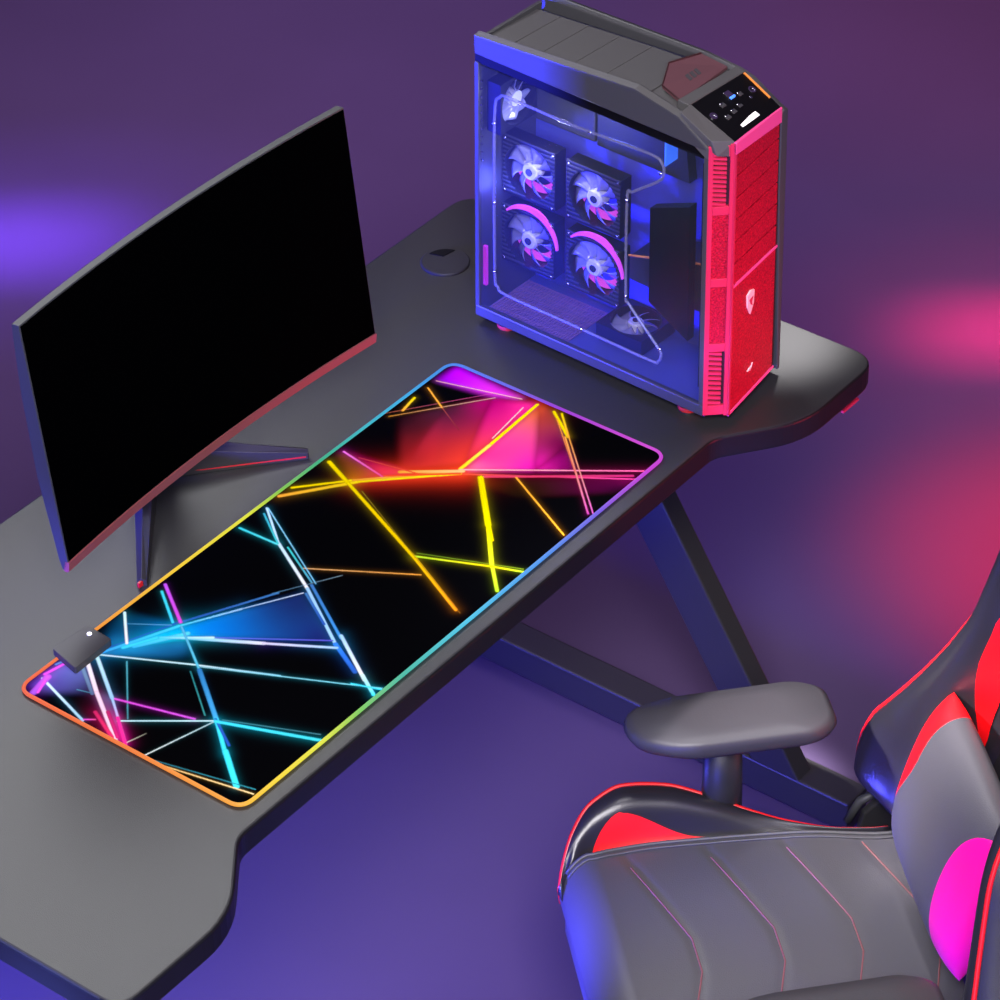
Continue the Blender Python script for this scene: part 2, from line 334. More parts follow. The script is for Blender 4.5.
# cable grommet
gx, gy = .983+DX, .486+DY
g = MB().lathe((gx,gy,H-.006), (0,0,1), [(.030,0),(.0335,.006),(.0335,.0078),(.0318,.0092),(.001,.0094)], 40).build('cable_grommet', M['plastic'], desk)
s = [(gx+.027*math.cos(a)+.0, gy+.027*math.sin(a)) for a in [math.radians(10+80*k/10) for k in range(11)]]
MB().prism([(x, y, H+.0028) for x, y in s+[(gx+.006,gy+.008)]], (0,0,.0016)).build('cable_slot', M['case_black'], g)
def leg(x):
    t = MB().box(x, x+.05, -.15+DY, .56+DY, .008, .062).build('foot_bar', M['steel'], desk, bevel=.003)
    for yy in (-.12, .52): MB().disc((x+.025, yy+DY, 0), (0,0,1), .017, .009).build('levelling_pad', M['plastic'], t)
    sl = 1/1.6; b0, b1 = .012+DY, -.068+DY; z0, z1 = .06, H-.034
    dy = (z1-z0)*sl
    x1 = x+.034
    MB().hexa([(x,b1,z0),(x1,b1,z0),(x1,b0,z0),(x,b0,z0)], [(x,b1+dy,z1),(x1,b1+dy,z1),(x1,b0+dy,z1),(x,b0+dy,z1)]).build('slanted_post', M['steel'], desk, bevel=.003)
    MB().box(x-.01, x+.06, .0+DY, .52+DY, H-.044, H-.034).build('mounting_plate', M['steel'], desk)
leg(1.05+DX); leg(-.25+DX)
MB().box(-.24+DX, 1.06+DX, .40+DY, .43+DY, H-.10, H-.044).build('crossbar', M['steel'], desk, bevel=.003)
hk = MB().tube([(1.085+DX,-.02+DY,H-.034),(1.085+DX,-.02+DY,H-.046),(1.085+DX,-.095+DY,H-.046)], .004).build('headphone_hook', M['steel'], desk)
MB().box(1.066+DX,1.102+DX,-.0985+DY,-.093+DY,H-.0475,H-.0445).build('hook_tip', M['red_frame'], hk)  # red colour stands in for the pink light on this edge

# ------------------------------------------------------------------ mouse pad
W, D, Y0 = .803, .339, -.006
pad = empty('mouse_pad', (W/2, D/2+Y0, H), 0, 'long black mouse pad printed with neon light streaks and edged by a rainbow light rim', 'mouse pad')
NX, NY = 804, 340
X, Y = np.meshgrid(np.linspace(0, W, NX), np.linspace(0, D, NY)+Y0)
img = np.zeros((NY, NX, 3)); img[:] = (.0012,.0012,.0018)
def inpoly(P):
    c = np.zeros(X.shape, bool); n = len(P)
    for i in range(n):
        (x1,y1),(x2,y2) = P[i-1], P[i]
        if y1 == y2: continue
        c ^= ((y1 > Y) != (y2 > Y)) & (X < (x2-x1)*(Y-y1)/(y2-y1)+x1)
    return c
def blur(a, r):
    k = np.ones(2*r+1)/(2*r+1)
    for _ in range(2):
        for ax in (0, 1):
            a = np.apply_along_axis(lambda q: np.convolve(np.pad(q, r, 'edge'), k, 'valid'), ax, a)
    return a
for P, cols in POLYS:
    msk = blur(inpoly(P).astype(float), 5)
    wsum = 0; acc = 0
    for (px, py), c in zip(P, cols):
        w = 1/((X-px)**2+(Y-py)**2+4e-5); wsum = wsum+w; acc = acc+w[..., None]*np.array(c)
    add = (acc/wsum[..., None])*msk[..., None]; img = np.maximum(img, add)+.35*np.minimum(img, add)*np.array([1,.3,.6])
PX = .0014
for a, b, c0, c1, w, gw, gs in LINES:
    d = np.array(b)-np.array(a); L2 = d@d
    t = np.clip(((X-a[0])*d[0]+(Y-a[1])*d[1])/L2, 0, 1)
    dist = np.hypot(X-a[0]-t*d[0], Y-a[1]-t*d[1])
    c = np.array(c0)+(np.array(c1)-np.array(c0))*t[..., None]
    w *= .84; core = np.clip((w*PX*.5-dist)/(.0009)+.5, 0, 1)*min(1, w/1.2)
    c = c*(1-.45*np.clip(dist/(w*PX*.5+.0004), 0, 1)**2)[..., None]
    if gs:
        sat = np.clip((c-c.min(-1, keepdims=True)*.95), 0, 1)
        if c0[0] > .9 and gw >= 12: sat = np.array((1.,.035,.008))*np.ones_like(c)
        gl = gs*np.exp(-(dist/(gw*PX*.55))**1.2)
        img = 1-(1-np.clip(img, 0, 1))*(1-np.clip(sat*gl[..., None]*.6, 0, 1))
    img = img*(1-core[..., None])+c*core[..., None]
img = np.clip(img, 0, 1)*.86
def rounded(x, y, r=.016):
    qx = max(r-x, x-(W-r), 0); qy = max(r-y, y-(D-r), 0); return math.hypot(qx, qy) <= r
ok = (np.hypot(np.maximum(np.maximum(.016-X, X-(W-.016)), 0), np.maximum(np.maximum(.016-(Y-Y0), Y-Y0-(D-.016)), 0)) <= .0165)
ii, jj = np.meshgrid(np.arange(NY-1), np.arange(NX-1), indexing='ij')
base = ii*NX+jj
quads = np.stack([base, base+1, base+NX+1, base+NX], -1).reshape(-1, 4)
keep = ok.reshape(-1)[quads].all(1); quads = quads[keep]
co = np.stack([X-W/2, Y-Y0-D/2, np.full(X.shape, .0035)], -1).reshape(-1, 3)
me = bpy.data.meshes.new('printed_surface')
me.vertices.add(len(co)); me.vertices.foreach_set('co', co.ravel().astype(np.float32))
me.loops.add(quads.size); me.loops.foreach_set('vertex_index', quads.ravel().astype(np.int32))
me.polygons.add(len(quads)); me.polygons.foreach_set('loop_start', (np.arange(len(quads))*4).astype(np.int32))
me.update(calc_edges=True); me.validate()
at = me.color_attributes.new('print', 'FLOAT_COLOR', 'POINT')
at.data.foreach_set('color', np.concatenate([img.reshape(-1, 3), np.ones((NX*NY, 1))], 1).ravel().astype(np.float32))
me.materials.append(M['print'])
o = bpy.data.objects.new('printed_surface', me); COL.objects.link(o); o.parent = pad
rp = round_poly([(0,0),(W,0),(W,D),(0,D)], .02, 8)
MB().prism([(x-W/2, y-D/2, 0) for x, y in rp], (0,0,.003)).build('rubber_base', M['plastic'], pad)
RC = [((.005,.165),(.88,.20,.035)),((0,.01),(.95,.38,.04)),((.06,0),(.95,.70,.03)),((.14,0),(.75,.80,.05)),((.20,0),(.22,.60,.10)),((.28,0),(.06,.48,.36)),((.40,0),(.07,.55,.80)),((.55,0),(.07,.28,.85)),((.66,0),(.17,.10,.75)),((.76,0),(.55,.04,.65)),((.80,.03),(.62,.05,.62)),((.8,.17),(.30,.03,.60)),((.8,.25),(.12,.12,.75)),((.79,.33),(.04,.20,.75)),((.7,.33),(.03,.38,.75)),((.62,.33),(.03,.45,.55)),((.53,.33),(.03,.42,.20)),((.46,.33),(.22,.55,.05)),((.40,.33),(.75,.75,.03)),((.28,.33),(.92,.60,.02)),((.17,.33),(.88,.34,.02)),((.05,.33),(.85,.12,.03)),((.005,.165),(.88,.20,.035))]
path = []
for k in range(len(rp)):
    a, b = Vector(rp[k]), Vector(rp[(k+1) % len(rp)]); n = max(1, int((b-a).length/.01))
    path += [a.lerp(b, q/n) for q in range(n)]
rim = MB().tube([(p.x-W/2, p.y-D/2, .0032) for p in path], .0024, 8, closed=True).build('light_rim', M['rim'], pad, smooth=True)
at = rim.data.color_attributes.new('print', 'FLOAT_COLOR', 'POINT')
per = lambda x, y: math.atan2((y-D/2)/D, (x-W/2)/W)
ang = sorted((per(*q), c) for q, c in RC[:-1]); A_ = [a for a, _ in ang]; C_ = [c for _, c in ang]
A_ = [A_[-1]-2*PI]+A_+[A_[0]+2*PI]; C_ = [C_[-1]]+C_+[C_[0]]
for i, v in enumerate(rim.data.vertices):
    an = per(v.co.x+W/2, v.co.y+D/2)
    at.data[i].color = (*[np.interp(an, A_, [c[k] for c in C_]) for k in range(3)], 1)
ctl = MB().prism([(x-W/2, y-D/2-Y0, .0036) for x, y in round_poly([(.058,.296),(.122,.298),(.124,.338),(.068,.342)], .004, 3)], (0,0,.0095)).build('light_controller', M['controller'], pad, bevel=.002)
MB().disc((.113-W/2,.325-D/2-Y0,.0128), (0,0,1), .0030, .0012, 14).build('mode_button', M['white'], ctl)

# ------------------------------------------------------------------ curved monitor
mon = empty('curved_monitor', (.395,.44,H), 0, 'curved monitor with black screen on a two-legged stand behind the mouse pad', 'monitor')
mc = Vector((.406-.395, .36-.44, .849-H)); mw, mh, ti, ya, sag = .569, .3185, .104, .012, .0185
def mp(u, z, d=0):
    b = sag*(1-u*u)+d
    yy = b*math.cos(ti)+z*math.sin(ti); zz = z*math.cos(ti)-b*math.sin(ti); a = u*mw/2
    return mc+Vector((math.cos(ya)*a-math.sin(ya)*yy, math.sin(ya)*a+math.cos(ya)*yy, zz))
US = [-1+2*k/40 for k in range(41)]
ck = .015
# housing: ring profile swept along the curve
prof = [(mh, .0), (mh, .0115), (mh-.02, .014), (mh*.7, .020), (mh*.35, .022), (.0, .014), (-ck+.002, .0115), (-ck, .008), (-.001, .0)]
MB().loft([[mp(u, z, d) for z, d in prof] for u in US]).build('housing', M['bezel'], mon, bevel=.0008)
MB().loft([[mp(u*.993, z, d) for z, d in ((.001,-.0012),(mh-.002,-.0012),(mh-.002,.003),(.001,.003))] for u in US]).build('screen', M['screen'], mon)
MB().loft([[mp(u, z, d) for z, d in ((-.0005,-.0022),(-.0005,.004),(-ck,.010),(-ck-.001,.006),(-ck+.001,.001))] for u in US]).build('chin_bezel', M['chin'], mon)
bk = MB().loft([[mp(u, z, d) for z, d in ((.09,.018),(.23,.018),(.21,.040),(.11,.040))] for u in [-.32+.64*k/8 for k in range(9)]]).build('rear_bulge', M['plastic'], mon, bevel=.004)
MB().hexa([(-.03,.03,.012),(.03,.03,.012),(.03,.055,.012),(-.03,.055,.012)], [(-.03,.012,.26),(.03,.012,.26),(.03,.04,.26),(-.03,.04,.26)]).build('stand_neck', M['plastic'], mon, bevel=.005)
def vleg(tip, apex, side):
    t, a = Vector(tip)-Vector((.395,.44)), Vector(apex)-Vector((.395,.44))
    d = (a-t).normalized(); n = Vector((-d.y, d.x))
    def sec(p, w, h, hb): return [(p.x+n.x*w, p.y+n.y*w, 0), (p.x-n.x*w, p.y-n.y*w, 0), (p.x-n.x*w*.9, p.y-n.y*w*.9, h*.75), (p.x, p.y, h), (p.x+n.x*w*.9, p.y+n.y*w*.9, h*.75)]
    lg = MB().loft([sec(t, .0065, .012, 0), sec(t.lerp(a, .45), .0100, .030, 0), sec(a, .015, .055, 0)]).build('stand_leg', M['stand'], mon, bevel=.0008)
    e = side*1.0
    if side < 0:
        MB().box(t.x-.006,t.x+.006,t.y-.0008,t.y+.002,.002,.009).build('red_tip', M['stand_red'], lg); return
    q = [t.lerp(a, k) for k in (.02, .5, .98)]
    MB().tube([(q[k].x+n.x*e*(.0057+.0037*k), q[k].y+n.y*e*(.0057+.0037*k), .004+.001*k) for k in range(3)], .0014, 6).build('red_lit_edge', M['stand_red'], lg)
vleg((.226,.346), (.375,.475), -1)
vleg((.541,.354), (.415,.475), 1)

# ------------------------------------------------------------------ tower PC
pc = empty('tower_computer', (.883,-.004,H), -.042, 'black tower computer with lit fans behind a side window and red mesh front', 'computer')
BK, WD = .364, .150
def zt(b): return interp(b, [-.03,.004,.046,.112,.364], [.392,.406,.433,.447,.431])
bs = [.004,.046,.112,.2,.28,.364]
# side frame (near, left side): top band, bottom rail, front and rear posts
band = MB().loft([[(0,b,zt(b)),(0,b,lerp(.401,.405,b/.364)),(.006,b,lerp(.401,.405,b/.364)),(.013,b,zt(b)+.001)] for b in bs]).build('side_top_band', M['case'], pc, bevel=.0015)
MB().loft([[(.002,b,lerp(.4015,.4055,b/.364)),(.002,b,lerp(.388,.393,b/.364)),(.007,b,lerp(.388,.393,b/.364)),(.007,b,lerp(.4015,.4055,b/.364))] for b in (.004,.364)]).build('side_black_strip', M['case_black'], pc)  # black strip of the side panel below the top band
MB().box(0,.008,.0,.364,.014,.030).build('side_bottom_rail', M['case'], pc, bevel=.0015)
MB().box(0,.008,.0,.007,.03,.392).build('side_front_post', M['case'], pc, bevel=.001)
MB().box(0,.008,.357,.364,.03,.394).build('side_rear_post', M['case'], pc, bevel=.001)
pane = MB().box(.0012,.0030,.006,.358,.028,.391).build('window_pane', M['pane'], pc)
rid = [(.331,.10),(.331,.32),(.322,.358),(.300,.362),(.20,.361),(.09,.366),(.069,.360),(.066,.345),(.075,.331),(.112,.302),(.121,.288),(.121,.150),(.116,.135),(.075,.094),(.065,.082),(.070,.067),(.085,.064),(.20,.064),(.310,.066),(.326,.074)]
cv = smooth_curve([(-.0002,b,z) for b, z in rid], 4, closed=True)
MB().tube(cv, .0021, 6, closed=True).build('moulded_ridge', M['ridge'], pane, smooth=True)
for b, z in ((.331,.317),(.331,.20),(.331,.095),(.291,.361),(.179,.361),(.070,.345),(.121,.286),(.121,.145),(.067,.088),(.19,.064)): MB().lathe((0,b,z), (-1,0,0), [(.0026,0),(.0024,.0016),(.001,.0026)], 10).build('rivet', M['chrome'], pane, smooth=True)
for k in range(11): MB().disc((.0010,.3525,.255+.0115*k), (-1,0,0), .0013, .0008, 8).build('vent_dot', M['chrome'], pane)
# interior
MB().box(.118,.122,.005,.36,.018,.40).build('motherboard_tray', M['tray'], pc)
MB().box(.004,.146,.0,.362,.012,.018).build('case_floor', M['tray'], pc)
MB().box(.008,.13,.358,.363,.018,.425).build('rear_panel', M['case'], pc)
MB().box(.010,.118,.10,.355,.392,.396).build('top_bracket', M['case'], pc)
MB().hexa([(.10,.10,.27),(.117,.10,.27),(.117,.245,.27),(.10,.245,.27)],[(.10,.115,.392),(.117,.115,.392),(.117,.245,.392),(.10,.245,.392)]).build('circuit_board', M['inner_dark'], pc)
MB().box(.102,.117,.25,.350,.27,.385).build('port_cover', M['case'], pc, bevel=.003)
ms = MB()
for k in range(30): ms.box(.014,.100,.225+k*.0044,.2268+k*.0044,.019,.021)
for k in range(9): ms.box(.014+k*.0105,.0155+k*.0105,.225,.355,.0188,.0206)
ms.build('dust_mesh', M['trim_highlight'] if False else mat('mesh_grill', (.30,.16,.42), .4), pc)
cage = MB().prism([(.006,.030,.112),(.006,.091,.146),(.006,.091,.284),(.006,.030,.310)], (.014,0,0)).build('drive_cage', M['case_black'], pc, bevel=.001)
MB().hexa([(.03,.004,.03),(.11,.004,.03),(.11,.03,.03),(.03,.03,.03)],[(.03,.004,.36),(.11,.004,.36),(.11,.03,.36),(.03,.03,.36)]).build('front_fan_bracket', M['inner_dark'], pc)
gcard = MB().prism([(.05,.02,.205),(.05,.155,.165),(.05,.155,.13),(.05,.02,.125)], (.06,0,0)).build('expansion_card', M['inner_dark'], pc, bevel=.002)
MB().tube([(.0495,.02,.206),(.0495,.155,.166)], .0016, 6).build('copper_edge', M['orange'], gcard)
ls = MB().box(.008,.012,.352,.357,.06,.12).build('corner_led_strip', M['led_magenta'], pc)
MB().box(.060,.085,.1085,.1105,.31,.392).build('blue_led_bar', M['led_blue'], pc)
def fan(b, z, a0=.046, arc=False, axis='a', R=.040):
    # fan facing the window: axis -a
    fr = MB(); s_ = .0425; n = 40
    def P(r, t, d):
        if axis == 'a': return (a0+d, b+r*math.cos(t), z+r*math.sin(t))
        if axis == 'b': return (b+r*math.cos(t), a0-d, z+r*math.sin(t))
        return (b+r*math.cos(t), z+r*math.sin(t), a0-d)
    def sq(t, k=s_*R/.040):
        c, q = math.cos(t), math.sin(t); m = max(abs(c), abs(q)); return k/m
    T = [2*PI*k/n for k in range(n)]
    rings = [[P(R*.985, t, 0) for t in T], [P(sq(t), t, 0) for t in T], [P(sq(t), t, .022) for t in T], [P(R*.985, t, .022) for t in T], [P(R*.985, t, 0) for t in T]]
    fr.loft(rings, cap=False)
    f = fr.build('fan', M['fan_frame'], pc)
    gr = MB()
    for k in range(14):
        zz = -s_+.004+k*.0062
        if abs(zz) > .0 and axis == 'a': 
            for sgn in (-1, 1):
                x0 = math.sqrt(max(0, (R*.97)**2-zz*zz)); 
                if s_-x0 > .002: gr.box(a0-.0012, a0+.0002, b+(x0 if sgn > 0 else -s_), b+(s_ if sgn > 0 else -x0), z+zz, z+zz+.0022)
    if gr.v: gr.build('frame_ribs', M['case'], f)
    bl = MB(); nb = 9
    for k in range(nb):
        t0 = 2*PI*k/nb; g = []
        for i in range(7):
            r = lerp(R*.30, R*.96, i/6); row = []
            for j in range(5):
                w = (j/4-.5)*(.62-.1*i/6); row.append(P(r, t0+w-.35*(i/6)**1.5, .010+.012*(j/4-.5)*(1-.3*i/6)))
            g.append(row)
        bl.grid(g)
    bo = bl.build('blades', M['blade'], f, smooth=True)
    so = bo.modifiers.new('thick', 'SOLIDIFY'); so.thickness = .0008
    hb = MB(); hT = [2*PI*k/24 for k in range(24)]
    hb.loft([[P(r, t, d) for t in hT] for r, d in ((R*.31,.018),(R*.31,.003),(R*.26,.0008),(R*.05,.0005))])
    h = hb.build('hub', M['hub'], f, smooth=False)
    st = MB().loft([[P(R*.13, t, d)for t in hT] for d in (.0006,-.0004)])
    st.build('hub_badge', M['inner_dark'], f)
    for q1 in (-1, 1):
        for q2 in (-1, 1):
            if axis == 'a': MB().lathe((a0, b+q1*.039, z+q2*.039), (-1,0,0), [(.0022,-.001),(.0020,.0012),(.001,.0018)], 8).build('screw', M['chrome'], f, smooth=True)
    lr = MB(); 
    if axis == 'a':
        T2 = [math.radians(200+140*k/24) for k in range(25)]
        lr.loft([[P(R*.66, t, .019), P(R*.94, t, .019), P(R*.94, t, .021), P(R*.66, t, .021)] for t in T2])
        lr.build('light_ring', M['ring'], f)
    if arc:
        T3 = [math.radians(48+125*k/24) for k in range(25)]
        MB().loft([[P(R*1.20, t, -.003), P(R*1.44*(1-.12*abs(k/12-1)), t, -.003), P(R*1.44*(1-.12*abs(k/12-1)), t, .0), P(R*1.20, t, .0)] for k, t in enumerate(T3)]).build('light_arc', M['ring'], f)
    return f
fan(.3135,.2285); fan(.2095,.2285); fan(.3145,.124, arc=True); fan(.2095,.124, arc=True)
fan(.047,.330, a0=.352, axis='b', R=.034)
fan(.080,.165, a0=.046, axis='z', R=.034)
# top: rails, recessed panels, shell
def top_ring(b, a0, a1, dz0, dz1, th): return [(a0,b,zt(b)+dz0),(a1,b,zt(b)+dz1),(a1,b,zt(b)+dz1-th),(a0,b,zt(b)+dz0-th)]
bt = [-.0,.046,.085,.112,.2,.28,.364]
MB().loft([[(.0005,b,zt(b)),(.010,b,zt(b)+.002),(.020,b,zt(b)-.008),(.020,b,zt(b)-.016),(.0005,b,zt(b)-.016)] for b in bt]).build('left_top_rail', M['case_top'], pc)
tp = MB()
sm = [.105,.175,.225,.275,.320,.364]
for k in range(5):
    b0, b1 = sm[k]+.0006, sm[k+1]-.0006
    tp.hexa([(.018,b0,zt(b0)-.022),(.120,b0-.000,zt(b0)-.022),(.120,b1,zt(b1)-.022),(.018,b1,zt(b1)-.022)], [(.018,b0,zt(b0)-.009),(.120,b0,zt(b0)-.013),(.120,b1,zt(b1)-.013),(.018,b1,zt(b1)-.009)])
tp.hexa([(.018,.05,zt(.05)-.03),(.136,.05,zt(.05)-.03),(.136,.1045,zt(.1045)-.03),(.018,.1045,zt(.1045)-.03)],[(.018,.05,zt(.05)-.011),(.136,.05,zt(.05)-.011),(.136,.1045,zt(.1045)-.011),(.018,.1045,zt(.1045)-.011)])
tp.build('top_cover', M['case_top'], pc)
MB().loft([[(.118,b,zt(b)-.014),(.118,b,zt(b)-.03),(.134,b,zt(b)-.03),(.134,b,zt(b)-.020)] for b in (.06,.112,.2,.364)]).build('top_channel', mat('navy_channel', (.02,.022,.06), .4), pc)
shz = lambda b: interp(b, [-.012,.0,.04,.06,.112,.364], [.400,.405,.428,.433,.437,.432])
MB().loft([[(.137,b,shz(b)-.004),(.143,b,shz(b)),(.1515,b,shz(b)-.003),(.1515,b,.012),(.146,b,.012),(.137,b,.30)] for b in (-.011,.0,.04,.06,.112,.2,.364)]).build('right_side_shell', M['case'], pc, bevel=.0015)
# control panel wedge
def cp(a, t, dz=0.):   # t 0 front .. 1 back
    b = lerp(lerp(-.021,-.010,(a-.022)/.115), .046, t); z = lerp(lerp(.412,.405,(a-.022)/.115), lerp(.4385,.434,(a-.022)/.115), t)+dz
    return Vector((a, b, z))
cpn = MB().hexa([cp(.024,0,-.012),cp(.137,0,-.012),cp(.137,1,-.02),cp(.024,1,-.02)], [cp(.024,0),cp(.137,0),cp(.137,1),cp(.024,1)]).build('control_panel', M['case_black'], pc)
MB().hexa([cp(.003,0.18,-.02),cp(.024,0,-.02),cp(.024,1,-.02),cp(.003,1,-.02)], [cp(.001,.30,-.004),cp(.024,0,.0015),cp(.024,1,.0015),cp(.004,1,-.001)]).build('panel_left_cheek', M['case_top'], pc, bevel=.001)
MB().hexa([cp(.02,1,-.02),cp(.137,1,-.02),cp(.137,1.28,-.028),cp(.02,1.28,-.028)], [cp(.02,1,.0015),cp(.137,1,.0015),cp(.137,1.25,-.004),cp(.02,1.25,-.004)]).build('panel_rear_frame', M['case_top'], pc, bevel=.001)
hx = [(.030,.066),(.036,.098),(.080,.122),(.128,.106),(.134,.070)]
hexo = MB().prism([(a,b,zt(b)-.0075) for a, b in hx], (0,0,.004)).build('hexagonal_insert', M['hexm'], pc)
MB().tube([(a,b,zt(b)-.0030) for a, b in hx[:4]], .0011, 6).build('hexagon_outline', M['dark_gap'], hexo)
lm_ = MB()
for k in range(3): lm_.hexa([(.070+k*.009,.082,zt(.082)-.0036),(.076+k*.009,.082,zt(.082)-.0036),(.079+k*.009,.092,zt(.092)-.0036),(.073+k*.009,.092,zt(.092)-.0036)],[(.070+k*.009,.082,zt(.082)-.0030),(.076+k*.009,.082,zt(.082)-.0030),(.079+k*.009,.092,zt(.092)-.0030),(.073+k*.009,.092,zt(.092)-.0030)])
lm_.build('insert_mark', M['case'], hexo)
def jack(a, t, r=.0052):
    c = cp(a, t, .0); n = Vector((0,-.37,.93))
    MB().lathe(c, n, [(r,0),(r,.0016),(r*.62,.0018),(r*.6,.0006),(.0005,.0004)], 18).build('audio_jack', M['chrome'], cpn, smooth=False)
jack(.034,.60); jack(.121,.62)
def btn(a, t, w, d, m='chrome', h=.0022, name='button'):
    MB().hexa([cp(a-w,t-d),cp(a+w,t-d),cp(a+w,t+d),cp(a-w,t+d)],[cp(a-w,t-d,h),cp(a+w,t-d,h),cp(a+w,t+d,h*.6),cp(a-w,t+d,h*.6)]).build(name, M[m], cpn, bevel=.0006)
for a, t in ((.060,.67),(.098,.67),(.050,.43),(.065,.46),(.081,.49)): btn(a, t, .0042, .045, 'case'); btn(a-.0015, t+.03, .0022, .018, 'chrome', .0027, 'button_glint')
btn(.082,.78,.0055,.075,'chrome',.003,'usb_port'); btn(.083,.70,.005,.03,'led_blue',.0036,'usb_tongue'); btn(.108,.50,.002,.03,'chrome')
btn(.074,.185,.0200,.055,'white',.0012,'power_bar')
MB().tube([cp(.1345,.98,.001), cp(.1345,.28,.001)], .0016, 6).build('orange_strip', M['orange'], cpn)
# red front
def F(p, z, d=0.):   # p 0..1 along the front, d outwards
    a = lerp(.022,.138,p); b = lerp(-.022,-.0085,p); n = Vector((.116,.0,0)); nn = Vector((.0135,-.116,0)).normalized()
    return Vector((a, b, z))+nn*d
def Cf(p, z, d=0.):  # bevelled corner
    nn = Vector((-.7,-.71,0)).normalized()
    return Vector((lerp(.0,.022,p), lerp(.0,-.022,p), z))+nn*d
def slab(f, p0, p1, z0, z1, d0, d1, name, m, parent, zz=None, **k):
    z0b, z1b = zz or (z0, z1)
    return MB().hexa([f(p0,z0,d0),f(p1,z0b,d0),f(p1,z0b,d1),f(p0,z0,d1)],[f(p0,z1,d0),f(p1,z1b,d0),f(p1,z1b,d1),f(p0,z1,d1)]).build(name, m, parent, **k)
fp = slab(F,0,1,.014,.411,-.012,-.002,'front_panel',M['dark_gap'],pc, zz=(.020,.405))
zb, ztp = [.206+.0312*k for k in range(7)], 0
for k in range(6):
    slab(F,.035,.965,zb[k]+.0022,zb[k+1]-.0006,-.002,.0012,'bay_cover',M['red_mesh'],fp,bevel=.0006)
slab(F,.035,.965,.018,.2035,-.002,.0012,'lower_mesh_cover',M['red_mesh'],fp,bevel=.0006, zz=(.024,.2035))
slab(F,.0,1,.2036,.2062,-.002,.002,'divider_trim',M['trim_highlight'],fp)
slab(F,.0,1,.396,.4125,-.002,.0024,'front_lip',M['trim_highlight'],fp, zz=(.384,.4055), bevel=.0008)
slab(F,.0,1,.0135,.0165,-.002,.002,'bottom_trim',M['trim_highlight'],fp, zz=(.0195,.0225))
slab(F,0,.03,.014,.411,-.002,.002,'edge_trim',M['red_frame'],fp)
slab(F,.965,1.0,.02,.405,-.002,.0005,'side_gap',M['dark_gap'],fp)
sh = [(-.014,.017),(.0,.0205),(.014,.017),(.0125,-.004),(.0,-.020),(-.0125,-.004)]
em = MB().prism([F(.40+x/.116*.62, .159+z*.88, .001) for x, z in sh], (0,-.0022,0)).build('shield_emblem', M['logo'], fp)
MB().prism([F(.40+x/.116*.40, .160+z*.42, .0033) for x, z in [(-.012,.012),(.012,.016),(.004,.0),(.008,-.016),(-.004,-.006)]], (0,-.0006,0)).build('emblem_mark', M['red_frame'], em)
MB().prism([F(.44+x*.62/.116, .056+z*.62, .001) for x, z in [(-.011,-.002),(-.004,-.0035),(.002,-.006),(.007,.001),(.011,.009),(.004,.003),(-.003,.0015)]], (0,-.0016,0)).build('wing_mark', M['logo'], fp)
# bevelled corner: frame bars, recessed mesh panels, vents
cf = slab(Cf,0,1,.016,.409,-.012,-.004,'corner_grille',M['dark_gap'],pc, zz=(.014,.411))
fb = MB()
def bar(p0, p1, z0, z1): fb.hexa([Cf(p0,z0,-.006),Cf(p1,z0,-.006),Cf(p1,z0,.0),Cf(p0,z0,.0)],[Cf(p0,z1,-.006),Cf(p1,z1,-.006),Cf(p1,z1,.0),Cf(p0,z1,.0)])
bar(0,.20,.016,.409); bar(.84,1,.014,.411)
for z0, z1 in ((.016,.030),(.112,.124),(.208,.220),(.312,.324),(.394,.4095)): bar(.2,.84,z0,z1)
fb.build('corner_frame', M['red_frame'], cf, bevel=.0006)
for z0, z1 in ((.124,.208),(.220,.312)): slab(Cf,.2,.84,z0,z1,-.006,-.002,'corner_mesh',M['red_mesh'],cf)
for z0, z1, n in ((.030,.112,11),(.324,.394,11)):
    vb = MB(); st_ = (z1-z0)/n
    for k in range(n):
        z = z0+st_*(k+.35)
        vb.hexa([Cf(.2,z,-.006),Cf(.72,z-.002,-.006),Cf(.72,z-.002,-.001),Cf(.2,z,-.001)],[Cf(.2,z+st_*.5,-.006),Cf(.72,z-.002+st_*.5,-.006),Cf(.72,z-.002+st_*.5,-.001),Cf(.2,z+st_*.5,-.001)])
    vb.build('vent_louvres', M['red_frame'], cf)
for a, b in ((.018,.325),(.018,.035),(.128,.325),(.128,.035)):
    ft = MB().disc((a,b,0), (0,0,1), .013, .0135, 20).build('case_foot', M['plastic'], pc)
    MB().lathe((a,b,.003), (0,0,1), [(.0134,0),(.0138,.003),(.0134,.006)], 20).build('rubber_ring', M['red_rubber'], ft)

# slightly tapered body
def taper(o):
    for c in o.children:
        if c.type == 'MESH':
            for v in c.data.vertices:
                k = v.co.z/.43
                v.co.y += .0095*(1-k)*max(0, v.co.y/.364); v.co.x -= .045*v.co.x*k*sst(.05,.15,v.co.x)+.02*v.co.x*(1-k)*sst(.05,.15,v.co.x)
                v.co.z -= .004*(1-k)*sst(.2,.36,v.co.y)
        taper(c)
taper(pc)

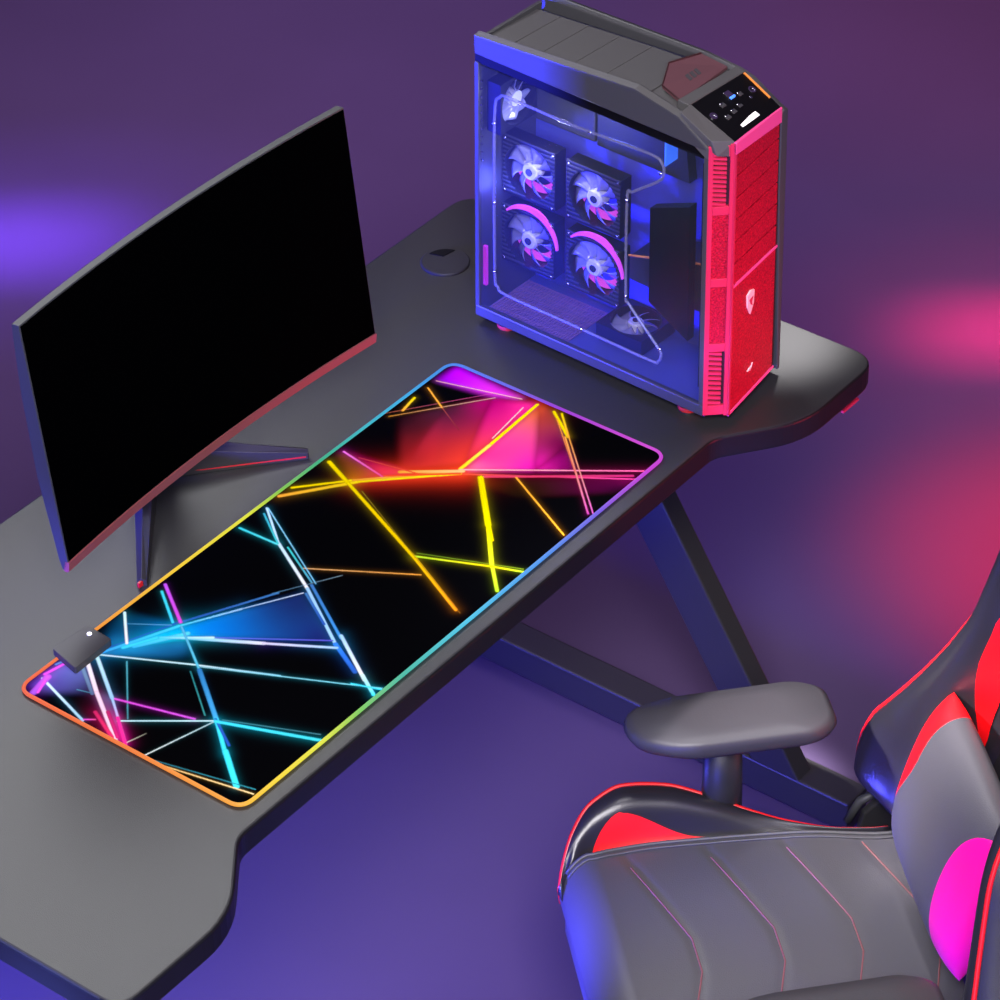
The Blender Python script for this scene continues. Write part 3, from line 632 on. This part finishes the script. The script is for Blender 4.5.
# ------------------------------------------------------------------ gaming chair
UV = Vector((.22,.175))
chair = empty('gaming_chair', (.464,-.398,0), math.atan2(-.676,.737), 'black and red racing-style gaming chair facing the desk', 'chair')
def cl(u, v, z): return Vector((u-UV.x, UV.y-v, z))     # u back from the seat front, v towards the near side
def hint(x, xs, ys):
    n = len(xs)
    if x <= xs[0]: return ys[0]
    if x >= xs[-1]: return ys[-1]
    i = max(k for k in range(n-1) if xs[k] <= x)
    sl = lambda k: (ys[k+1]-ys[k])/(xs[k+1]-xs[k])
    mm = lambda k: sl(0) if k == 0 else sl(n-2) if k == n-1 else (0 if sl(k-1)*sl(k) <= 0 else 2*sl(k-1)*sl(k)/(sl(k-1)+sl(k)))
    h = xs[i+1]-xs[i]; t = (x-xs[i])/h
    return ys[i]*(1+2*t)*(1-t)**2+mm(i)*h*t*(1-t)**2+ys[i+1]*t*t*(3-2*t)+mm(i+1)*h*t*t*(t-1)
def HCu(u): return hint(u, [0,.02,.06,.12,.18,.28,.41], [.152,.186,.203,.206,.203,.195,.180])
HC = .190                                                # half width of the cushion
def seam_u(i, v): return [.086,.186,.281,.376][i]+.0+ .335*min(.147, max(0, .175-abs(v-.175)+.0) if False else max(0, min(.147, .175-abs(v-.175))))
def ztop(u, v):
    e = abs(v-UV.y)/HC
    z = .400+.006*(1-e**2)-.002*e**8-.010*sst(.30,.42,u)
    for i in range(4):
        d = abs(u-seam_u(i, v)); z -= .0013*math.exp(-(d/.006)**2)*(1-e**10)
    return z
prof = []
for k in range(7):                                       # front wall then roll-over
    prof.append((.012, .285+.05*k/7, 0))
for k in range(9):
    a = PI/2*k/9; prof.append((.050-.047*math.cos(a), .352+.048*math.sin(a), k/9))
us = [.050+.385*k/110 for k in range(111)]
rows = []
NV = 64
vs = [UV.y+HC*math.sin(PI/2*(-1+2*k/NV)*.999)/math.sin(PI/2*.999) for k in range(NV+1)]
for u, z, t in prof:
    row = []
    for v in vs:
        e = abs(v-UV.y)/HC; row.append(cl(u, UV.y+(v-UV.y)*HCu(u+.012)/HC, z+(ztop(u, v)-.400)*t))
    rows.append(row)
for u in us:
    rows.append([cl(u, UV.y+(v-UV.y)*HCu(u)/HC, ztop(u, v)) for v in vs])
rows.append([cl(.44, v, .36) for v in vs]); rows.append([cl(.44, v, .285) for v in vs]); rows.append([cl(.012, UV.y+(v-UV.y)*HCu(.024)/HC, .285) for v in vs])
seat = MB().grid(rows)
m_ = len(vs); n_ = len(rows)
seat.f.append(tuple(i*m_ for i in range(n_-1))); seat.f.append(tuple(i*m_+m_-1 for i in range(n_-1))[::-1])
seat = seat.build('seat_cushion', M['leather'], chair, smooth=True)
es = seat.modifiers.new('es', 'EDGE_SPLIT'); es.split_angle = math.radians(50)
for i in range(4):
    pt = [cl(seam_u(i, v), v, ztop(seam_u(i, v), v)+.0008) for v in [UV.y-.165+.33*k/60 for k in range(61)]]
    MB().tube(pt, .0011, 6).build('chevron_seam', M['stitch'], seat)
for sg in (-1, 1):
    for off, r in ((.0,.0026),(-.009,.0016)):
        pt = []
        for u, z, t in prof[9:]: pt.append(cl(u, UV.y+sg*(HCu(u+.012)+off-.002), z+(ztop(u, UV.y+sg*(HC+off-.002))-.4)*t+.001))
        for u in us[::5]: pt.append(cl(u, UV.y+sg*(HCu(u)+off-.002), ztop(u, UV.y+sg*(HC+off-.002))+.001))
        MB().tube(pt[2:], r, 6).build('edge_piping', M['seam_grey'], seat, smooth=True)
# side bolsters
UB = [.004,.016,.03,.06,.10,.15,.20,.25,.30,.36,.42]
CZ = [.368,.392,.412,.434,.444,.440,.428,.412,.400,.393,.391]
CW = [.006,.022,.036,.056,.066,.064,.052,.036,.022,.012,.010]
def bol(u, s, sg, off=0.):
    cz, w = hint(u, UB, CZ), hint(u, UB, CW)
    zl = lerp(.362,.300,sst(.0,.12,u))
    ctrl = [(-.012,zl),(-.008,.372),(.012*w/.08,lerp(.385,cz,.25)),(.45*w,cz-.006),(.78*w,cz+.001),(w,cz-.010),(w*1.06,lerp(.34,cz,.4)),(w*.9,zl+.01),(.2*w,zl-.004)]
    x = s*8; i = min(7, int(x)); t = x-i
    g = lambda k: Vector(ctrl[max(0, min(8, k))]); p0, p1, p2, p3 = g(i-1), g(i), g(i+1), g(i+2)
    q = .5*((2*p1)+(p2-p0)*t+(2*p0-5*p1+4*p2-p3)*t*t+(3*p1-p0-3*p2+p3)*t**3)
    dd = (p2-p1); nrm = Vector((-dd.y, dd.x)).normalized() if dd.length else Vector((0,1))
    q = q+nrm*off
    return cl(u, UV.y+sg*(HCu(u+.008)+q.x), q.y)
ub = [.004+.416*(k/60)**1.25 for k in range(61)]
for sg in (-1, 1):
    rings = [[bol(u, k/48, sg) for k in range(49)] for u in ub]
    cc = sum(rings[0], Vector())/49
    r0 = [[p.lerp(cc, .4)+Vector((-.002,0,0)) for p in rings[0]], [p.lerp(cc, .8)+Vector((-.003,0,0)) for p in rings[0]]]
    bo = MB().loft(r0[::-1]+rings).build('seat_bolster', M['leather_black'], chair, smooth=True)
    pp = [bol(u, .585, sg, .001) for u in ub]
    MB().tube([pp[0]+Vector((.002,0,-.02))]+pp, .0030, 8).build('bolster_piping', M['piping'], bo, smooth=True)
    g = []
    for k in range(31):
        t = (k/30)**1.3; u = lerp(.048,.215,t)
        hw_ = .165*(math.sqrt(max(0, 1-((t-.24)/.24)**2)) if t < .24 else (1-sst(.15,.88,t)*.86)*(1-.9*sst(.9,1,t)))
        lo = lerp(.185,.225,t)
        g.append([bol(u, lo+hw_*q/6, sg, .0016) for q in range(7)])
    MB().grid(g).build('red_inset', M['leather_red'], bo, smooth=True)
# backrest
rec = math.radians(15); U0, Z0 = .455, .375
dup, dn = Vector((math.sin(rec),0,math.cos(rec))), Vector((-math.cos(rec),0,math.sin(rec)))
HH = [0,.012,.03,.06,.10,.14,.19,.25,.33,.40,.48,.58,.66,.72,.77,.80]
HW = [.215,.285,.325,.338,.328,.302,.268,.230,.187,.162,.160,.19,.205,.190,.150,.085]
def bp(s, h, d):
    w = hint(h, HH, HW); b = cl(U0, UV.y, Z0)
    p = b+dup*h+dn*d; return Vector((p.x, p.y-s*w, p.z))
def fd(s, h):
    e = abs(s); k = 1-.4*sst(.5,.8,h)
    return (.072*sst(.36,.78,e)*k-.085*max(0, (e-.80)/.2)**2.2*k+(.052*sst(.45,.95,s)*(1-sst(.25,.45,h)) if s > 0 else 0))
ss = [-1+2*k/56 for k in range(57)]
hs = [.80*k/80 for k in range(81)]
rings = []
for h in hs:
    en = min(1, math.sqrt(max(0, min(h, .80-h))/.03)); 
    fr_ = [bp(s, h, lerp(-.03, fd(s, h), en)) for s in ss]
    bk_ = [bp(s, h, lerp(-.03, -.055*(1-abs(s)**6*.55), en)) for s in ss[1:-1]][::-1]
    rings.append(fr_+bk_)
back = MB().loft(rings).build('backrest', M['leather_black'], chair, smooth=True)
for sg in (-1, 1):
    pt = [bp(sg*.885, h, lerp(-.03, fd(sg*.885, h), min(1, math.sqrt(max(0, min(h,.8-h))/.03)))+.001) for h in hs[3:-3]]
    MB().tube(pt, .0032, 8).build('backrest_piping', M['piping'], back, smooth=True)
    g = []
    for k in range(25):
        h = lerp(.19,.60,k/24); hw2 = interp(h, HH, HW)
        dc = interp(h, [.19,.25,.30,.36,.45,.60], [.108,.112,.109,.099,.085,.075]); w2 = interp(h, [.19,.22,.28,.36,.5,.60], [.0005,.006,.011,.012,.009,.0005])
        g.append([bp(sg*(dc-w2+2*w2*q/6)/hw2, h, fd(sg*(dc-w2+2*w2*q/6)/hw2, h)+.002) for q in range(7)])
    MB().grid(g).build('red_side_stripe', M['leather_red'], back, smooth=True)
g = [[bp(-.30+.60*q/12, lerp(.02,.70,k/30), .0018+.008*(1-(q/6-1)**2)) for q in range(13)] for k in range(31)]
MB().grid(g).build('centre_panel', mat('black_fabric', (.008,.008,.010), .6, bump=.1), back, smooth=True)
# armrests
def arm(sg):
    vc = UV.y+sg*.256
    o2 = round_poly([(.098,-.036),(.15,-.050),(.33,-.052),(.362,-.034),(.362,.030),(.335,.050),(.16,.050),(.10,.020)], .03, 5)
    def ring(k, z, dz=0): return [cl(.235+(u-.235)*k, vc+sg*(-w)*k*-1 if False else vc+w*k*1.0, z+dz*(u-.23)) for u, w in o2]
    pd_ = MB().loft([ring(.70,.518),ring(.86,.520),ring(.95,.526),ring(.985,.534),ring(.96,.543),ring(.89,.5485),ring(.5,.551),ring(.1,.5515)]).build('armrest_pad', M['arm'], chair, smooth=True)
    MB().loft([[cl(.222+.026*math.cos(t)*k, vc-.004*sg+.018*math.sin(t)*k, z) for t in [2*PI*q/20 for q in range(20)]] for z, k in ((.30,1),(.42,1),(.421,1.0),(.512,.92))]).build('armrest_post', M['plastic'], chair, smooth=True)
    MB().box(.0-.02,.035-.02, min(-sg*.275, -sg*.12), max(-sg*.275, -sg*.12), .275,.297).build('armrest_bracket', M['plastic'], chair, bevel=.004)
arm(-1); arm(1)
for sg in (-1, 1):
    rb = MB().prism([cl(.385,UV.y+sg*.232,.30),cl(.47,UV.y+sg*.232,.30),cl(.50,UV.y+sg*.232,.42),cl(.45,UV.y+sg*.232,.425),cl(.40,UV.y+sg*.232,.375)], (0,-sg*.012,0)).build('recliner_bracket', M['plastic'], chair, bevel=.003)
    MB().tube([cl(.385,UV.y+sg*.25,.35),cl(.40,UV.y+sg*.25,.382),cl(.43,UV.y+sg*.25,.397)], .006, 8).build('recliner_lever', M['chrome'] if False else M['bezel'], rb, smooth=True)
MB().box(-.10,.12,-.10,.10,.245,.288).build('tilt_mechanism', M['plastic'], chair, bevel=.006)
MB().lathe((0,0,.06), (0,0,1), [(.030,0),(.030,.09),(.020,.095),(.020,.19)], 20).build('gas_lift', M['steel'], chair)
for k in range(5):
    a = 2*PI*k/5+.3; d = Vector((math.cos(a), math.sin(a), 0)); n = Vector((-d.y, d.x, 0))
    def sec(r, w, z0, z1): return [d*r+n*w+Vector((0,0,z0)), d*r-n*w+Vector((0,0,z0)), d*r-n*w*.8+Vector((0,0,z1)), d*r+n*w*.8+Vector((0,0,z1))]
    lg = MB().loft([sec(.015,.024,.062,.105), sec(.24,.016,.052,.070)]).build('base_leg', M['plastic'], chair, bevel=.003)
    for q in (-1, 1): MB().disc(d*.23+n*(.006*q)+Vector((0,0,.025)), n*q, .025, .012, 18).build('caster_wheel', M['plastic'], lg)

# lumbar pillow: rests against the backrest
pil = empty('lumbar_pillow', (chair.matrix_basis @ cl(.43,.165,.42)), chair.rotation_euler.z, 'grey lumbar pillow with red ends, one coloured as lit magenta, resting against the chair backrest', 'pillow')
off = cl(.43,.165,.42)
PW, PH, PT = .148, .112, .040
def pp_(x, y, side):    # x -1..1 along v, y -1..1 along height
    # rounded plan outline
    sx = math.copysign(abs(x)**1.0, x); e = max(0, 1-abs(x)**5)*max(0, 1-abs(y)**4)
    hh = PH*(1-.04*x*x); ww = PW*(1-.10*y*y)
    d = .030+side*PT*e**.5*(.9 if side > 0 else .6)-.018*abs(x)**2*0
    p = cl(U0, .168+x*ww, Z0)+dup*(.155+y*hh)+dn*(d+.022)
    return p-off
NXp, NYp = 48, 32
def xsl(xa, xb, n): return [lerp(xa, xb, k/n) for k in range(n+1)]
def xcurve(x, y):      # end panels meet the middle along a curve
    return x
def pil_part(name, m, f0, f1, parent):
    mb = MB()
    ys = [math.sin(PI/2*(-1+2*k/NYp)) for k in range(NYp+1)]
    for side in (1, -1):
        G = []
        for k in range(21):
            row = []
            for y in ys:
                x = lerp(f0(y), f1(y), k/20); row.append(pp_(x, y, side))
            G.append(row)
        mb.grid(G)
    return mb.build(name, m, parent, smooth=True)
fa = lambda y: -1; fb_ = lambda y: -.96+.34*sst(-1.,.35,y)
fc = lambda y: min(.98, .98-.56*math.sqrt(max(0, 1-((y+.12)/1.0)**2)))
fd_ = lambda y: 1
mid = pil_part('pillow_body', M['leather'], fb_, fc, pil)
pil_part('red_end_panel', M['leather_red'], fa, fb_, pil)
pil_part('lit_end_panel', M['leather_red_lit'], fc, fd_, pil)

# ------------------------------------------------------------------ light
def area(name, loc, aim, size, power, color, sizey=None, spread=PI):
    L = bpy.data.lights.new(name, 'AREA'); L.energy = power; L.color = color; L.size = size; L.spread = spread
    if sizey: L.shape = 'RECTANGLE'; L.size_y = sizey
    o = bpy.data.objects.new(name, L); COL.objects.link(o); o.location = loc
    o.rotation_euler = (Vector(aim)-Vector(loc)).to_track_quat('-Z', 'Y').to_euler(); return o
def spot(name, loc, aim, power, color, ang, blend=1., rad=.1):
    L = bpy.data.lights.new(name, 'SPOT'); L.energy = power; L.color = color; L.spot_size = math.radians(ang); L.spot_blend = blend; L.shadow_soft_size = rad
    o = bpy.data.objects.new(name, L); COL.objects.link(o); o.location = loc
    o.rotation_euler = (Vector(aim)-Vector(loc)).to_track_quat('-Z', 'Y').to_euler(); return o
area('desk_sheen_fill', (1.2,1.7,2.9), (-.15,.0,.75), 1.2, 6.5, (.96,.97,1), None, math.radians(58))  # added soft light from behind, for the sheen on the desk's left end
area('side_softbox', (-1.6,-1.6,3.4), (.35,.05,.75), 1.4, 230, (1,.96,1))
spot('desk_wing_spot', (1.30,.12,3.3), (1.10,.035,.75), 3000, (1,.96,.95), 5.6, rad=.03)
spot('chair_spot', (.50,-.42,2.9), (.53,-.43,.42), 150, (1,.97,1), 17)
spot('case_front_light', (1.25,-2.2,1.7), (.96,-.02,.97), 44, (1,.25,.32), 15)
area('blue_low_light', (-1.1,-1.0,.55), (.40,-.3,.25), .7, 26, (.06,.07,1))
area('blue_case_fill', (-.75,1.75,.84), (.84,.52,1.0), .4, 27, (.03,.035,1), None, math.radians(38))  # added blue light from the left rear for the tower's side
def strip(name, loc, power, color, length, spread):
    o = area(name, loc, (loc[0], loc[1], 0), length, power, color, .04, math.radians(spread)); o.rotation_euler = (0, 0, math.radians(-52.4)); return o
strip('blue_strip', (1.37,1.98,1.2), 1.7, (.26,.10,1), .65, 19)
strip('blue_strip_glow', (1.39,1.98,1.2), 1.2, (.26,.10,1), .80, 40)
strip('red_strip', (2.30,.25,1.2), 1.3, (1,.02,.12), .42, 16)
strip('red_strip_glow', (2.30,.25,1.2), 1.1, (1,.03,.14), .55, 40)
spot('chair_front_blue', (-.85,.85,.5), (.32,-.22,.33), 1600, (.07,.07,1), 17)
area('purple_glow', (2.2,1.6,3.0), (2.2,1.6,0), 1.5, 9, (.85,.5,1), None, math.radians(66))
spot('under_desk_blue', (-1.1,.75,.55), (.10,.52,0), 480, (.09,.09,1), 52)
spot('red_floor_light', (1.9,-.7,1.9), (1.80,-.13,0), 850, (1,.004,.01), 24)
spot('red_corner_light', (3.3,.7,2.6), (3.25,.75,0), 90, (1,.05,.15), 42)
spot('red_low_light', (1.3,-1.7,.75), (.62,.3,.83), 110, (1,.03,.06), 30)
spot('stand_blue_light', (-1.5,.55,.98), (.27,.41,.78), 1400, (.07,.07,1), 8)
spot('desk_end_blue', (-1.7,-.1,.62), (-.3,.0,.655), 1800, (.14,.2,1), 11)
spot('wing_light', (-.6,1.1,2.4), (.76,-.36,.62), 1300, (1,.93,.97), 13)
spot('magenta_light', (.5,-1.5,1.3), (.565,-.60,.54), 120, (.20,.05,1), 12)
def point(name, loc, power, color, rad=.02):
    L = bpy.data.lights.new(name, 'POINT'); L.energy = power; L.color = color; L.shadow_soft_size = rad
    o = bpy.data.objects.new(name, L); COL.objects.link(o); o.location = loc; return o
mw_ = Matrix.Translation((.883,-.004,H)) @ Matrix.Rotation(-.042, 4, 'Z')
point('case_led', mw_ @ Vector((.03,.345,.20)), .42, (.12,.15,1))
point('case_led_top', mw_ @ Vector((.03,.15,.37)), .45, (.2,.3,1))
point('case_led_fans', mw_ @ Vector((.018,.262,.30)), .5, (.75,.8,1), .01)

w = bpy.data.worlds.new('world'); scene.world = w; w.use_nodes = True
w.node_tree.nodes['Background'].inputs[0].default_value = (.28,.16,.46,1); w.node_tree.nodes['Background'].inputs[1].default_value = .23

# ------------------------------------------------------------------ camera
cam = bpy.data.cameras.new('camera'); cam.lens = 3449.09/1000*36; cam.sensor_width = 36
co_ = bpy.data.objects.new('camera', cam); COL.objects.link(co_)
co_.location = (-2.0132,-1.9652,2.5652+H); co_.rotation_euler = [math.radians(a) for a in (52.505,.9485,-52.4312)]
scene.camera = co_
scene.view_settings.view_transform = 'Standard'; scene.view_settings.look = 'None'
scene.view_settings.gamma = 1; scene.view_settings.exposure = 0; scene.view_settings.use_curve_mapping = False
